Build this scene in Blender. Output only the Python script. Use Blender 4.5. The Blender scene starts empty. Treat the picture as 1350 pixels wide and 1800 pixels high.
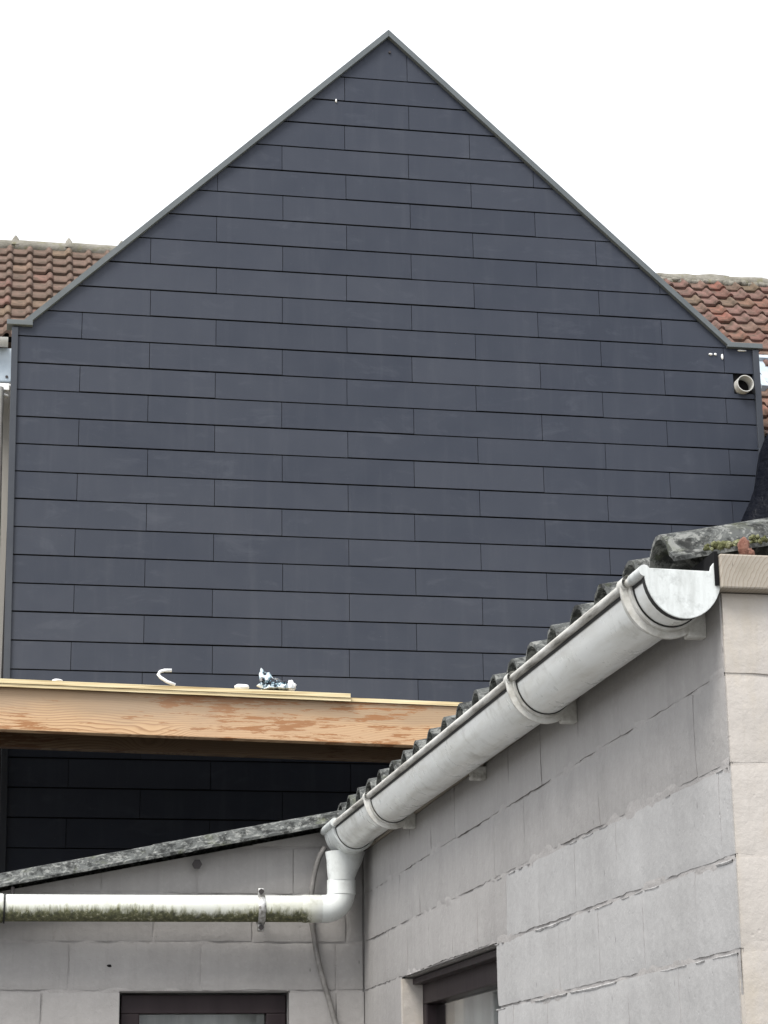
import bpy, math, random
import numpy as np
from mathutils import Vector, Matrix, noise as mn

random.seed(7)
sc = bpy.context.scene
COL = sc.collection

# ------------------------------------------------------------------ camera
cam_d = bpy.data.cameras.new('camera')
cam = bpy.data.objects.new('camera', cam_d)
COL.objects.link(cam)
sc.camera = cam
cam_d.sensor_fit = 'VERTICAL'
cam_d.sensor_height = 24.0
cam_d.lens = 24.0 * 3693.7 / 1800.0
cam_d.clip_start = 0.05
cam_d.clip_end = 3000
R_ = Vector((0.98326, -0.18138, -0.01242))
U_ = Vector((-0.03923, -0.27810, 0.95975))
F_ = Vector((0.17760, 0.94328, 0.28054))
m = Matrix(((R_.x, U_.x, -F_.x, 0), (R_.y, U_.y, -F_.y, 0), (R_.z, U_.z, -F_.z, 1.6), (0, 0, 0, 1)))
loc, rot, _ = m.decompose()
cam.location = loc
cam.rotation_euler = rot.to_euler()

# ------------------------------------------------------------------ sky, sun, exposure
SUN_EL, SUN_AZ = math.radians(54), math.radians(222)     # azimuth clockwise from +Y
w = bpy.data.worlds.new('World')
sc.world = w
w.use_nodes = True
nt = w.node_tree
nt.nodes.clear()
wo = nt.nodes.new('ShaderNodeOutputWorld')
bg = nt.nodes.new('ShaderNodeBackground')
sky = nt.nodes.new('ShaderNodeTexSky')
sky.sky_type = 'NISHITA'
sky.sun_disc = False
sky.sun_elevation = SUN_EL
sky.sun_rotation = SUN_AZ
sky.air_density = 1.0
sky.dust_density = 6.0
sky.ozone_density = 1.0
hs = nt.nodes.new('ShaderNodeHueSaturation')
hs.inputs['Saturation'].default_value = 0.10
mx = nt.nodes.new('ShaderNodeMixRGB')
mx.inputs[0].default_value = 0.75
mx.inputs[2].default_value = (7.4, 7.6, 8.0, 1)          # even cloud cover
nt.links.new(sky.outputs[0], hs.inputs['Color'])
nt.links.new(hs.outputs[0], mx.inputs[1])
nt.links.new(mx.outputs[0], bg.inputs['Color'])
bg.inputs['Strength'].default_value = 0.10
nt.links.new(bg.outputs[0], wo.inputs[0])

sl = bpy.data.lights.new('sun', 'SUN')
sl.energy = 1.5
sl.angle = math.radians(24)
sl.color = (1.0, 0.95, 0.88)
so = bpy.data.objects.new('sun', sl)
COL.objects.link(so)
sd = Vector((math.sin(SUN_AZ) * math.cos(SUN_EL), math.cos(SUN_AZ) * math.cos(SUN_EL), math.sin(SUN_EL)))
so.rotation_euler = sd.to_track_quat('Z', 'Y').to_euler()
so.location = sd * 60

vs = sc.view_settings
vs.view_transform = 'Standard'
vs.look = 'None'
vs.exposure = 1.22
vs.gamma = 1.0
vs.use_curve_mapping = False


# ------------------------------------------------------------------ material helper
class Mat:
    def __init__(s, name, base=(.5, .5, .5), rough=.6, spec=.5):
        s.m = bpy.data.materials.new(name)
        s.m.use_nodes = True
        s.nt = s.m.node_tree
        s.b = s.nt.nodes['Principled BSDF']
        s.b.inputs['Base Color'].default_value = (*base, 1)
        s.b.inputs['Roughness'].default_value = rough
        s.b.inputs['Specular IOR Level'].default_value = spec
        s._geo = s._obj = None

    def n(s, t, **k):
        o = s.nt.nodes.new(t)
        for a, b in k.items():
            setattr(o, a, b)
        return o

    def put(s, sock, v):
        if isinstance(v, (int, float)):
            sock.default_value = v
        elif isinstance(v, tuple):
            sock.default_value = (*v, 1) if (len(v) == 3 and sock.type == 'RGBA') else v
        else:
            s.nt.links.new(v, sock)

    def pos(s, scale=(1, 1, 1), loc=(0, 0, 0), rot=(0, 0, 0), obj=False):
        if obj:
            src = s.n('ShaderNodeTexCoord').outputs['Object']
        else:
            src = s.n('ShaderNodeNewGeometry').outputs['Position']
        mp = s.n('ShaderNodeMapping')
        s.put(mp.inputs['Vector'], src)
        mp.inputs['Scale'].default_value = scale
        mp.inputs['Location'].default_value = loc
        mp.inputs['Rotation'].default_value = rot
        return mp.outputs[0]

    def rnd(s):
        return s.n('ShaderNodeObjectInfo').outputs['Random']

    def noise(s, vec, scale=5, detail=4, rough=.55, dist=0):
        o = s.n('ShaderNodeTexNoise')
        s.put(o.inputs['Vector'], vec)
        o.inputs['Scale'].default_value = scale
        o.inputs['Detail'].default_value = detail
        o.inputs['Roughness'].default_value = rough
        o.inputs['Distortion'].default_value = dist
        return o.outputs['Fac']

    def voro(s, vec, scale=5, out='Distance', feature='F1', rand=1.0):
        o = s.n('ShaderNodeTexVoronoi', feature=feature)
        s.put(o.inputs['Vector'], vec)
        o.inputs['Scale'].default_value = scale
        o.inputs['Randomness'].default_value = rand
        return o.outputs[out]

    def ramp(s, fac, stops, interp='LINEAR'):
        o = s.n('ShaderNodeValToRGB')
        cr = o.color_ramp
        cr.interpolation = interp
        while len(cr.elements) < len(stops):
            cr.elements.new(.5)
        for e, (p, c) in zip(cr.elements, stops):
            e.position = p
            e.color = (c, c, c, 1) if isinstance(c, (int, float)) else (*c, 1)
        s.put(o.inputs[0], fac)
        return o.outputs[0]

    def mix(s, f, a, b, mode='MIX'):
        o = s.n('ShaderNodeMixRGB', blend_type=mode)
        s.put(o.inputs[0], f)
        s.put(o.inputs[1], a)
        s.put(o.inputs[2], b)
        return o.outputs[0]

    def math(s, op, a, b=0.0, c=0.0, clamp=False):
        o = s.n('ShaderNodeMath', operation=op, use_clamp=clamp)
        s.put(o.inputs[0], a)
        s.put(o.inputs[1], b)
        s.put(o.inputs[2], c)
        return o.outputs[0]

    def sep(s, vec):
        o = s.n('ShaderNodeSeparateXYZ')
        s.put(o.inputs[0], vec)
        return o.outputs

    def comb(s, x, y, z):
        o = s.n('ShaderNodeCombineXYZ')
        for i, v in enumerate((x, y, z)):
            s.put(o.inputs[i], v)
        return o.outputs[0]

    def color(s, c):
        s.put(s.b.inputs['Base Color'], c)
        return s

    def rough(s, r):
        s.put(s.b.inputs['Roughness'], r)
        return s

    def bump(s, h, strength=.3, dist=.01):
        o = s.n('ShaderNodeBump')
        o.inputs['Strength'].default_value = strength
        o.inputs['Distance'].default_value = dist
        s.put(o.inputs['Height'], h)
        s.put(s.b.inputs['Normal'], o.outputs[0])
        return s


MATS = {}


def build_materials():
    # ---- anthracite cladding boards
    k = Mat('cladding_board', rough=.5, spec=.20)
    P = k.pos()
    a = k.noise(k.pos((1, 1, 1)), 2.2, 5, .6)
    f = k.noise(k.pos((6, 6, 90)), 3, 3, .6)
    smear = k.noise(k.pos((1.0, 1, 2.5), (3, 0, 1)), 2.3, 7, .7, .6)
    c = k.ramp(k.rnd(), [(0, (.0285, .0345, .0505)), (.5, (.0335, .040, .057)), (1, (.040, .0465, .064))])
    c = k.mix(.32, c, k.ramp(a, [(.3, (.024, .030, .046)), (.7, (.045, .052, .070))]))
    c = k.mix(k.math('MULTIPLY', k.ramp(smear, [(.56, 0), (.78, 1)]), .34), c, (.085, .094, .118))
    run = k.noise(k.pos((9, 9, .9), (2, 0, 5)), 1.0, 5, .65)
    c = k.mix(k.math('MULTIPLY', k.ramp(run, [(.52, 0), (.74, 1)]), .22), c, (.068, .075, .093))
    dust = k.voro(P, 11)
    c = k.mix(k.ramp(dust, [(.012, .55), (.03, 0)]), c, (.2, .21, .23))
    k.color(c)
    k.rough(k.ramp(a, [(.3, .44), (.7, .58)]))
    k.bump(k.math('ADD', k.math('MULTIPLY', f, .35), k.math('MULTIPLY', k.noise(P, 140, 2), .5)), .09, .004)
    MATS['clad'] = k.m
    # ---- trims of the gable
    k = Mat('gable_trim', (.125, .14, .148), .42, .3)
    a = k.noise(k.pos((3, 3, 3)), 2, 5, .6)
    k.color(k.ramp(a, [(.25, (.085, .098, .107)), (.75, (.118, .134, .142))]))
    k.bump(k.noise(k.pos(), 60, 2), .05, .004)
    MATS['trim'] = k.m
    k = Mat('corner_trim_coating', (.075, .084, .105), .45, .25)
    k.color(k.ramp(k.noise(k.pos((3, 3, 1)), 2, 5, .6), [(.25, (.036, .042, .055)), (.75, (.050, .057, .070))]))
    MATS['corner'] = k.m
    k = Mat('black_membrane', (.012, .012, .014), .7, .3)
    MATS['membrane'] = k.m

    # ---- painted blocks
    def paint(nm, dark, light, stain, bumpy=.5, yellow=0.0):
        k = Mat(nm, rough=.72, spec=.3)
        P = k.pos()
        a = k.noise(P, 3.1, 6, .62)
        fine = k.noise(P, 46, 5, .65)
        streak = k.noise(k.pos((26, 26, 1.6)), 1.0, 4, .6)
        pit = k.voro(P, 34)
        c = k.ramp(a, [(.28, dark), (.72, light)])
        c = k.mix(k.math('MULTIPLY', k.ramp(streak, [(.44, 0), (.70, 1)]), .24), c, stain)
        st2 = k.noise(k.pos((70, 70, 2.6), (1, 1, 4)), 1.0, 3, .6)
        c = k.mix(k.math('MULTIPLY', k.ramp(st2, [(.60, 0), (.72, 1)]), .12), c, tuple(v * .7 for v in stain))
        c = k.mix(k.math('MULTIPLY', k.ramp(fine, [(.5, 0), (.8, 1)]), .22), c, tuple(min(.9, v * 1.35) for v in light))
        c = k.mix(k.math('MULTIPLY', k.ramp(k.noise(P, 7, 8, .74), [(.54, 0), (.72, 1)]), .34), c, tuple(v * .72 for v in dark))
        if yellow:
            c = k.mix(k.math('MULTIPLY', k.ramp(k.noise(k.pos((5, 5, 2)), 2, 6, .7), [(.45, 0), (.7, 1)]), yellow), c, (.46, .38, .24))
        pits = k.ramp(k.voro(k.pos((1, 1, .45), (3, 5, 1)), 17), [(.0, .75), (.035, .5), (.06, 0)])
        c = k.mix(pits, c, tuple(v * .42 for v in dark))
        k.color(c)
        h = k.math('ADD', k.math('MULTIPLY', fine, .55), k.math('MULTIPLY', k.noise(P, 13, 6, .6), .9))
        h = k.math('ADD', h, k.math('MULTIPLY', k.ramp(pit, [(.0, 0), (.12, 1)]), .25))
        k.bump(h, bumpy, .006)
        return k.m
    MATS['paint_mauve'] = paint('mauve_grey_paint', (.280, .271, .264), (.332, .322, .314), (.228, .219, .213))
    MATS['paint_grey'] = paint('cool_grey_paint', (.318, .314, .311), (.382, .380, .378), (.275, .272, .27))
    MATS['paint_cream'] = paint('cream_paint', (.41, .382, .352), (.475, .447, .418), (.36, .325, .28), .5, .28)
    MATS['mortar'] = paint('painted_mortar', (.295, .283, .275), (.365, .352, .344), (.25, .238, .23), .9)

    k = Mat('pale_mortar', rough=.85, spec=.2)
    k.color(k.ramp(k.noise(k.pos(), 40, 6, .7), [(.35, (.33, .325, .32)), (.6, (.56, .555, .55))]))
    k.bump(k.noise(k.pos(), 160, 4), .8, .004)
    MATS['smear'] = k.m

    # ---- fibre cement sheets with lichen
    def sheet(nm, dk, lt):
        k = Mat(nm, rough=.9, spec=.15)
        P = k.pos()
        a = k.noise(P, 9, 7, .7)
        b = k.noise(P, 26, 7, .72, 1.6)
        v = k.voro(k.pos((1, 1, 1), (2, 1, 0)), 46)
        c = k.ramp(a, [(.3, dk), (.5, tuple(x * 2.4 for x in dk)), (.62, tuple(x * 2.0 for x in dk)), (.75, tuple(x * .7 for x in dk))])
        c = k.mix(k.ramp(b, [(.50, 0), (.57, .85)]), c, lt)
        c = k.mix(k.ramp(k.math('MULTIPLY', v, k.math('ADD', b, .35)), [(.05, .5), (.12, 0)]), c, (.36, .36, .33))
        c = k.mix(k.ramp(k.noise(k.pos((1, 1, 1), (7, 2, 5)), 30, 6, .75), [(.47, 0), (.58, .85)]), c, tuple(x * .35 for x in dk))
        c = k.mix(k.math('MULTIPLY', k.ramp(k.noise(P, 14, 5, .6), [(.58, 0), (.7, 1)]), .5), c, (.075, .085, .04))
        k.color(c)
        k.bump(k.math('ADD', k.math('MULTIPLY', b, .7), k.math('MULTIPLY', k.noise(P, 120, 3), .4)), .4, .005)
        return k.m
    MATS['sheet'] = sheet('lichened_fibre_cement', (.036, .038, .037), (.20, .205, .195))
    k = Mat('moss_clump', (.07, .085, .025), .95, .1)
    P = k.pos()
    k.color(k.ramp(k.noise(P, 60, 5, .7), [(.3, (.035, .038, .016)), (.5, (.13, .135, .065)), (.68, (.34, .345, .23))]))
    k.bump(k.noise(P, 260, 4), 1, .006)
    MATS['moss'] = k.m
    k = Mat('brick_red', (.33, .12, .075), .9, .2)
    k.color(k.ramp(k.noise(k.pos(), 70, 5), [(.3, (.13, .055, .04)), (.7, (.27, .15, .115))]))
    k.bump(k.noise(k.pos(), 140, 4), .8, .005)
    MATS['brick'] = k.m

    # ---- gutter plastic
    def pvc(nm, base, dirt, dscale, along, amt=.6, moss=False):
        k = Mat(nm, rough=.38, spec=.45)
        P = k.pos()
        st = k.noise(k.pos(along), 1.0, 6, .65, .3)
        bl = k.noise(P, dscale, 6, .7)
        c = k.mix(k.math('MULTIPLY', k.ramp(st, [(.42, 0), (.75, 1)]), amt), base, dirt)
        c = k.mix(k.math('MULTIPLY', k.ramp(bl, [(.53, 0), (.70, 1)]), amt * .8), c, tuple(v * .55 for v in dirt))
        r = k.ramp(bl, [(.4, .26), (.7, .5)])
        h = k.math('MULTIPLY', bl, .3)
        if moss:
            z = k.sep(P)[2]
            n1 = k.noise(k.pos((48, 48, 9)), 1.0, 7, .74, .3)
            n2 = k.noise(k.pos((6, 6, 6)), 1.0, 3, .5)
            lev = k.math('ADD', k.math('MULTIPLY', n1, .085), k.math('MULTIPLY', n2, .05))
            t = k.math('SUBTRACT', k.math('ADD', lev, 2.180), z)          # >0 where algae grow
            mk = k.ramp(k.math('MULTIPLY_ADD', t, 30, .5, True), [(.2, 0), (.85, .93)])
            x = k.sep(P)[0]
            mk = k.math('MULTIPLY', mk, k.math('MULTIPLY_ADD', k.math('ADD', x, k.math('MULTIPLY', n1, .12)), -70, 70 * 1.045, True))   # fresh elbow has none
            mc = k.ramp(k.noise(P, 70, 6, .7), [(.32, (.012, .013, .006)), (.46, (.055, .058, .02)), (.58, (.12, .12, .048)), (.68, (.40, .40, .31)), (.8, (.5, .5, .42))])
            halo = k.ramp(k.math('MULTIPLY_ADD', t, 20, .75, True), [(0, 0), (1, .45)])
            halo = k.math('MULTIPLY', halo, k.math('MULTIPLY_ADD', x, -30, 30.5, True))
            c = k.mix(halo, c, (.52, .52, .34))
            c = k.mix(mk, c, mc)
            r = k.mix(mk, r, (.95, .95, .95))
            h = k.math('ADD', h, k.math('MULTIPLY', mk, k.noise(P, 150, 4)))
        k.color(c)
        k.rough(r)
        k.bump(h, .25, .006)
        return k.m
    MATS['gutter'] = pvc('weathered_gutter_plastic', (.82, .84, .82), (.44, .42, .35), 8, (24, 3.0, 24), .6)
    MATS['cap'] = pvc('end_cap_plastic', (.60, .63, .625), (.30, .315, .30), 26, (46, 46, 9), .6)
    MATS['pipe'] = pvc('mossy_pipe_plastic', (.60, .62, .60), (.40, .40, .33), 20, (3, 30, 30), .5, True)
    MATS['elbow'] = pvc('elbow_plastic', (.66, .69, .68), (.42, .43, .40), 20, (20, 20, 5), .35)
    k = Mat('lip_grime', rough=.6)
    P = k.pos()
    k.color(k.ramp(k.noise(k.pos((40, 5, 40)), 1.0, 6, .75), [(.30, (.07, .068, .06)), (.42, (.34, .33, .30)), (.58, (.62, .62, .59))]))
    MATS['lip'] = k.m
    k = Mat('bracket_plastic', rough=.5)
    k.color(k.ramp(k.noise(k.pos(), 26, 6, .7), [(.32, (.36, .35, .31)), (.6, (.64, .64, .61))]))
    MATS['bracket'] = k.m
    MATS['rubber'] = Mat('rubber_seal', (.02, .02, .02), .7, .3).m
    k = Mat('screw_metal', (.05, .045, .045), .55)
    k.b.inputs['Metallic'].default_value = .6
    MATS['screw'] = k.m
    k = Mat('clamp_metal', (.45, .45, .44), .42)
    k.b.inputs['Metallic'].default_value = .8
    k.color(k.ramp(k.noise(k.pos(), 60, 5), [(.35, (.16, .15, .13)), (.62, (.58, .58, .57))]))
    MATS['clamp'] = k.m
    k = Mat('cable_sheath', (.17, .165, .16), .55)
    k.color(k.ramp(k.noise(k.pos(), 30, 5), [(.3, (.12, .115, .11)), (.7, (.24, .23, .22))]))
    MATS['cable'] = k.m

    # ---- woods
    def fir(nm, dark_mul=1.0):
        k = Mat(nm, rough=.62, spec=.3)
        P = k.pos((1, 1, 1))
        px, py, pz = k.sep(P)
        kn = k.voro(k.comb(k.math('MULTIPLY', px, 1.55), k.math('MULTIPLY', py, .2), k.math('MULTIPLY', pz, 4.2)), 1.0)
        warp = k.noise(k.pos((.75, .3, 2.0)), 1.0, 2, .5)
        warp2 = k.noise(k.pos((3.2, 1, 7)), 1.0, 3, .5)
        kw = k.ramp(kn, [(0, 1), (.45, .0)], 'EASE')
        ph = k.math('ADD', k.math('MULTIPLY', pz, 85), k.math('MULTIPLY', warp, 20))
        ph = k.math('ADD', ph, k.math('MULTIPLY', warp2, 2.6))
        ph = k.math('ADD', ph, k.math('MULTIPLY', kw, 9))
        ring = k.math('FRACT', ph)
        rc = k.ramp(ring, [(0, (.60, .41, .235)), (.5, (.53, .345, .19)), (.86, (.27, .135, .06)), (1, (.58, .385, .215))])
        big = k.noise(k.pos((.55, .3, 3.5)), 1.0, 4, .6)
        rc = k.mix(k.ramp(big, [(.35, 0), (.65, .55)]), rc, (.56, .385, .245))
        heart = k.math('ADD', k.math('MULTIPLY_ADD', pz, 7.0, -7.0 * 3.76), k.math('ADD', k.math('MULTIPLY', px, .13), k.math('MULTIPLY', k.noise(k.pos((1.1, 1, 5), (3, 1, 0)), 1.0, 5, .6), 1.6)))
        rc = k.mix(k.ramp(heart, [(.62, 0), (1.1, .7)]), rc, (.33, .24, .155))
        tear = k.noise(k.pos((5.2, 2, 46), (5, 0, 0)), 1.0, 7, .72, .3)
        reg = k.noise(k.pos((1.3, 1, 5), (1, 0, 2)), 1.0, 2, .5)
        tm = k.ramp(k.math('MULTIPLY', tear, k.math('ADD', reg, .45)), [(.515, 0), (.56, .85)])
        rc = k.mix(tm, rc, (.31, .135, .05))
        spot = k.ramp(kn, [(.0, 1), (.07, .9), (.085, .25), (.11, .55), (.13, 0)])
        rc = k.mix(spot, rc, (.17, .075, .04))
        grey = k.noise(k.pos((1.0, 1, 4), (0, 0, 9)), 1.0, 5, .6)
        rc = k.mix(k.ramp(grey, [(.46, 0), (.66, .35)]), rc, (.34, .27, .205))
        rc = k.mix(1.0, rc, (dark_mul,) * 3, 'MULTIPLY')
        k.color(rc)
        k.bump(k.math('ADD', ring, k.noise(k.pos((8, 8, 90)), 1, 3)), .12, .004)
        return k.m
    MATS['fir'] = fir('douglas_fir')
    MATS['fir_shade'] = fir('shaded_fir', .22)  # same fir, colour multiplied down to paint in the shade under the canopy
    k = Mat('plywood', rough=.6)
    P = k.pos((1, 1, 1))
    k.color(k.ramp(k.noise(k.pos((2.4, 30, 150)), 1.0, 4), [(.34, (.34, .235, .10)), (.5, (.66, .54, .31)), (.7, (.78, .68, .46))]))
    k.bump(k.noise(k.pos((5, 60, 250)), 1, 3), .2, .003)
    MATS['ply'] = k.m
    k = Mat('plate_endgrain', rough=.8, spec=.2)
    px, py, pz = k.sep(k.pos())
    wob = k.noise(k.pos((1, .05, 1)), 22, 4, .6)
    d = k.math('SQRT', k.math('ADD', k.math('POWER', k.math('SUBTRACT', px, 1.325), 2.0), k.math('POWER', k.math('SUBTRACT', pz, 2.425), 2.0)))
    ring = k.math('FRACT', k.math('ADD', k.math('MULTIPLY', d, 150), k.math('MULTIPLY', wob, 2.2)))
    c = k.ramp(ring, [(0, (.37, .335, .285)), (.7, (.345, .31, .262)), (.9, (.25, .21, .168)), (1, (.37, .33, .28))])
    c = k.mix(k.ramp(k.noise(k.pos((1, 1, 1)), 30, 5), [(.5, 0), (.75, .5)]), c, (.28, .25, .20))
    crack = k.noise(k.pos((60, 6, 9)), 1.0, 4, .7)
    c = k.mix(k.ramp(crack, [(.66, 0), (.7, .7)]), c, (.10, .08, .06))
    k.color(c)
    k.bump(ring, .3, .003)
    MATS['plate'] = k.m
    k = Mat('dark_brown_frame', (.03, .02, .022), .5, .25)
    k.color(k.ramp(k.noise(k.pos((20, 20, 3)), 1, 5), [(.3, (.018, .011, .013)), (.7, (.030, .021, .023))]))
    k.bump(k.noise(k.pos((60, 60, 6)), 1, 3), .15, .003)
    MATS['frame'] = k.m
    k = Mat('window_glass', (.9, .92, .92), .03)
    k.b.inputs['Transmission Weight'].default_value = 1.0
    k.b.inputs['IOR'].default_value = 1.35
    MATS['glass'] = k.m
    k = Mat('sheer_curtain', (.42, .44, .43), .9, .1)
    k.color(k.ramp(k.noise(k.pos((9, 9, 1)), 2, 4), [(.3, (.42, .44, .435)), (.7, (.66, .68, .67))]))
    MATS['curtain'] = k.m

    # ---- clay tiles
    def clay(nm, stops):
        k = Mat(nm, rough=.85, spec=.2)
        P = k.pos()
        c = k.ramp(k.rnd(), stops)
        n1 = k.noise(P, 9, 6, .7)
        c = k.mix(k.ramp(n1, [(.42, 0), (.64, .8)]), c, (.12, .098, .076))
        n2 = k.noise(k.pos((1, 1, 1), (4, 3, 1)), 21, 5, .7)
        c = k.mix(k.ramp(n2, [(.58, 0), (.68, .5)]), c, (.27, .22, .17))
        c = k.mix(1.0, c, (.56, .545, .53), 'MULTIPLY')
        k.color(c)
        k.bump(k.noise(P, 60, 5), .5, .006)
        return k.m
    MATS['clay_brown'] = clay('weathered_brown_clay', [(0, (.24, .17, .138)), (.35, (.265, .185, .152)), (.6, (.29, .205, .168)), (.8, (.32, .185, .158)), (1, (.31, .24, .17))])
    MATS['clay_red'] = clay('weathered_red_clay', [(0, (.31, .16, .135)), (.3, (.29, .18, .158)), (.55, (.33, .195, .172)), (.75, (.265, .20, .15)), (.9, (.36, .165, .13)), (1, (.25, .20, .14))])
    k = Mat('ridge_cement', rough=.9, spec=.15)
    P = k.pos()
    c = k.ramp(k.noise(P, 7, 6, .7), [(.3, (.14, .132, .11)), (.7, (.27, .258, .225))])
    k.color(k.mix(k.ramp(k.noise(P, 15, 5), [(.55, 0), (.7, .5)]), c, (.15, .145, .06)))
    k.bump(k.noise(P, 40, 5), .7, .01)
    MATS['ridge'] = k.m
    k = Mat('zinc_sheet', (.36, .42, .47), .4)
    k.color(k.ramp(k.noise(k.pos(), 8, 5), [(.3, (.30, .36, .42)), (.7, (.42, .48, .53))]))
    MATS['zinc'] = k.m
    k = Mat('white_plastic', (.66, .66, .63), .45)
    k.color(k.ramp(k.noise(k.pos(), 14, 5), [(.3, (.42, .42, .40)), (.7, (.56, .56, .54))]))
    MATS['white'] = k.m
    MATS['wall_render'] = Mat('rendered_wall', (.33, .32, .30), .9, .2).m
    k = Mat('black_tarp', (.004, .005, .009), .42, .10)
    k.bump(k.noise(k.pos((1, 1, 1.4)), 9, 4, .6, 1.0), .6, .05)
    MATS['tarp'] = k.m
    k = Mat('silver_foil', (.62, .72, .78), .3, .4)
    k.color(k.ramp(k.noise(k.pos(), 26, 3, .6), [(.47, (.012, .014, .02)), (.49, (.06, .15, .2)), (.52, (.40, .50, .55)), (.57, (.66, .70, .72))]))
    MATS['foil'] = k.m
    k = Mat('ground_paving', rough=.9)
    k.color(k.ramp(k.noise(k.pos(), 3, 6), [(.3, (.085, .082, .078)), (.7, (.14, .136, .128))]))
    MATS['ground'] = k.m
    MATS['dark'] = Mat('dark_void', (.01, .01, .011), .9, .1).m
    MATS['putty'] = Mat('white_filler', (.75, .76, .76), .8, .2).m


build_materials()

# ------------------------------------------------------------------ object helpers
WLOC = {}


def place(o, parent, wloc):
    WLOC[o.name] = Vector(wloc)
    if parent is not None:
        o.parent = parent
        o.location = Vector(wloc) - WLOC[parent.name]
    else:
        o.location = Vector(wloc)


def obj(name, verts, faces, mat, parent=None, smooth=False, origin=None, kind=None):
    V = np.asarray(verts, float)
    c = (V.min(0) + V.max(0)) / 2 if origin is None else np.array(origin, float)
    me = bpy.data.meshes.new(name)
    me.from_pydata((V - c).tolist(), [], faces)
    if smooth:
        me.polygons.foreach_set('use_smooth', [True] * len(me.polygons))
    me.materials.append(MATS[mat])
    me.update()
    o = bpy.data.objects.new(name, me)
    COL.objects.link(o)
    place(o, parent, c)
    if kind:
        o['kind'] = kind
    return o


def thing(name, loc, label, cat, group=None):
    o = bpy.data.objects.new(name, None)
    o.empty_display_size = .2
    COL.objects.link(o)
    place(o, None, loc)
    tag(o, label, cat, group)
    return o


def tag(o, label, cat, group=None):
    o['label'] = label
    o['category'] = cat
    if group:
        o['group'] = group
    return o


class MB:
    def __init__(s):
        s.v, s.f = [], []

    def add(s, v, f):
        b = len(s.v)
        s.v += [tuple(p) for p in v]
        s.f += [tuple(i + b for i in q) for q in f]
        return s

    def box(s, x0, x1, y0, y1, z0, z1):
        return s.add([(x0, y0, z0), (x1, y0, z0), (x1, y1, z0), (x0, y1, z0), (x0, y0, z1), (x1, y0, z1), (x1, y1, z1), (x0, y1, z1)],
                     [(0, 3, 2, 1), (4, 5, 6, 7), (0, 1, 5, 4), (1, 2, 6, 5), (2, 3, 7, 6), (3, 0, 4, 7)])

    def prism(s, poly, d):
        """poly: list of 3D points (planar), extruded by vector d"""
        n = len(poly)
        a = [Vector(p) for p in poly]
        b = [p + Vector(d) for p in a]
        fs = [tuple(range(n)), tuple(range(2 * n - 1, n - 1, -1))]
        for i in range(n):
            j = (i + 1) % n
            fs.append((i, i + n, j + n, j))
        return s.add(a + b, fs)

    def tube(s, pts, rad, seg=14, cap=True):
        pts = [Vector(p) for p in pts]
        rr = rad if isinstance(rad, (list, tuple)) else [rad] * len(pts)
        rings = []
        up = None
        for i, p in enumerate(pts):
            t = (pts[min(i + 1, len(pts) - 1)] - pts[max(i - 1, 0)]).normalized()
            if up is None:
                up = Vector((0, 0, 1)) if abs(t.z) < .9 else Vector((0, 1, 0))
            x = t.cross(up).normalized()
            up = x.cross(t).normalized()
            rings.append([p + x * (rr[i] * math.cos(2 * math.pi * k / seg)) + up * (rr[i] * math.sin(2 * math.pi * k / seg)) for k in range(seg)])
        vs_ = [q for r in rings for q in r]
        fs = []
        for i in range(len(pts) - 1):
            for k in range(seg):
                k2 = (k + 1) % seg
                fs.append((i * seg + k, i * seg + k2, (i + 1) * seg + k2, (i + 1) * seg + k))
        if cap:
            fs.append(tuple(range(seg - 1, -1, -1)))
            fs.append(tuple((len(pts) - 1) * seg + k for k in range(seg)))
        return s.add(vs_, fs)

    def loft(s, rings, closed=False, caps=False):
        n = len(rings[0])
        fs = []
        for i in range(len(rings) - 1):
            for k in range(n if closed else n - 1):
                k2 = (k + 1) % n
                fs.append((i * n + k, i * n + k2, (i + 1) * n + k2, (i + 1) * n + k))
        if caps:
            fs.append(tuple(range(n - 1, -1, -1)))
            fs.append(tuple((len(rings) - 1) * n + k for k in range(n)))
        return s.add([p for r in rings for p in r], fs)

    def out(s, name, mat, parent=None, smooth=False, kind=None, bevel=0, autosmooth=False):
        o = obj(name, s.v, s.f, mat, parent, smooth, kind=kind)
        if bevel:
            b = o.modifiers.new('bevel', 'BEVEL')
            b.width = bevel
            b.segments = 2
            b.limit_method = 'ANGLE'
        if autosmooth:
            sharp(o)
        return o


def sharp(o, ang=40):
    """smooth shading that keeps edges sharper than ang"""
    me = o.data
    me.polygons.foreach_set('use_smooth', [True] * len(me.polygons))
    me.update()
    import bmesh
    bm = bmesh.new()
    bm.from_mesh(me)
    for e in bm.edges:
        if len(e.link_faces) == 2 and e.calc_face_angle(0) > math.radians(ang):
            e.smooth = False
    bm.to_mesh(me)
    bm.free()


def clip(poly, a, b, c):
    """keep the half plane a*x + b*z <= c of a 2D polygon"""
    out = []
    for i in range(len(poly)):
        p, q = poly[i], poly[(i + 1) % len(poly)]
        dp, dq = a * p[0] + b * p[1] - c, a * q[0] + b * q[1] - c
        if dp <= 0:
            out.append(p)
        if (dp < 0 < dq) or (dq < 0 < dp):
            t = dp / (dp - dq)
            out.append((p[0] + t * (q[0] - p[0]), p[1] + t * (q[1] - p[1])))
    return out


def fbm(x, y, z, o=3):
    return mn.fractal(Vector((x, y, z)), 1.0, 2.0, o)


# ------------------------------------------------------------------ ground
g = MB()
g.add([(-600, -600, 0), (600, -600, 0), (600, 900, 0), (-600, 900, 0)], [(0, 1, 2, 3)])
gr = g.out('ground', 'ground')
gr['kind'] = 'structure'

# ================================================================== GABLE HOUSE
GY = 18.0
AP = (3.485, 11.765)
EL = (0.137, 8.575)
ER = (6.773, 8.731)


def left_x(z):      # the side of the gable, as built slightly off plumb
    return 0.0545 + (8.4676 - z) * 0.0139


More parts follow.
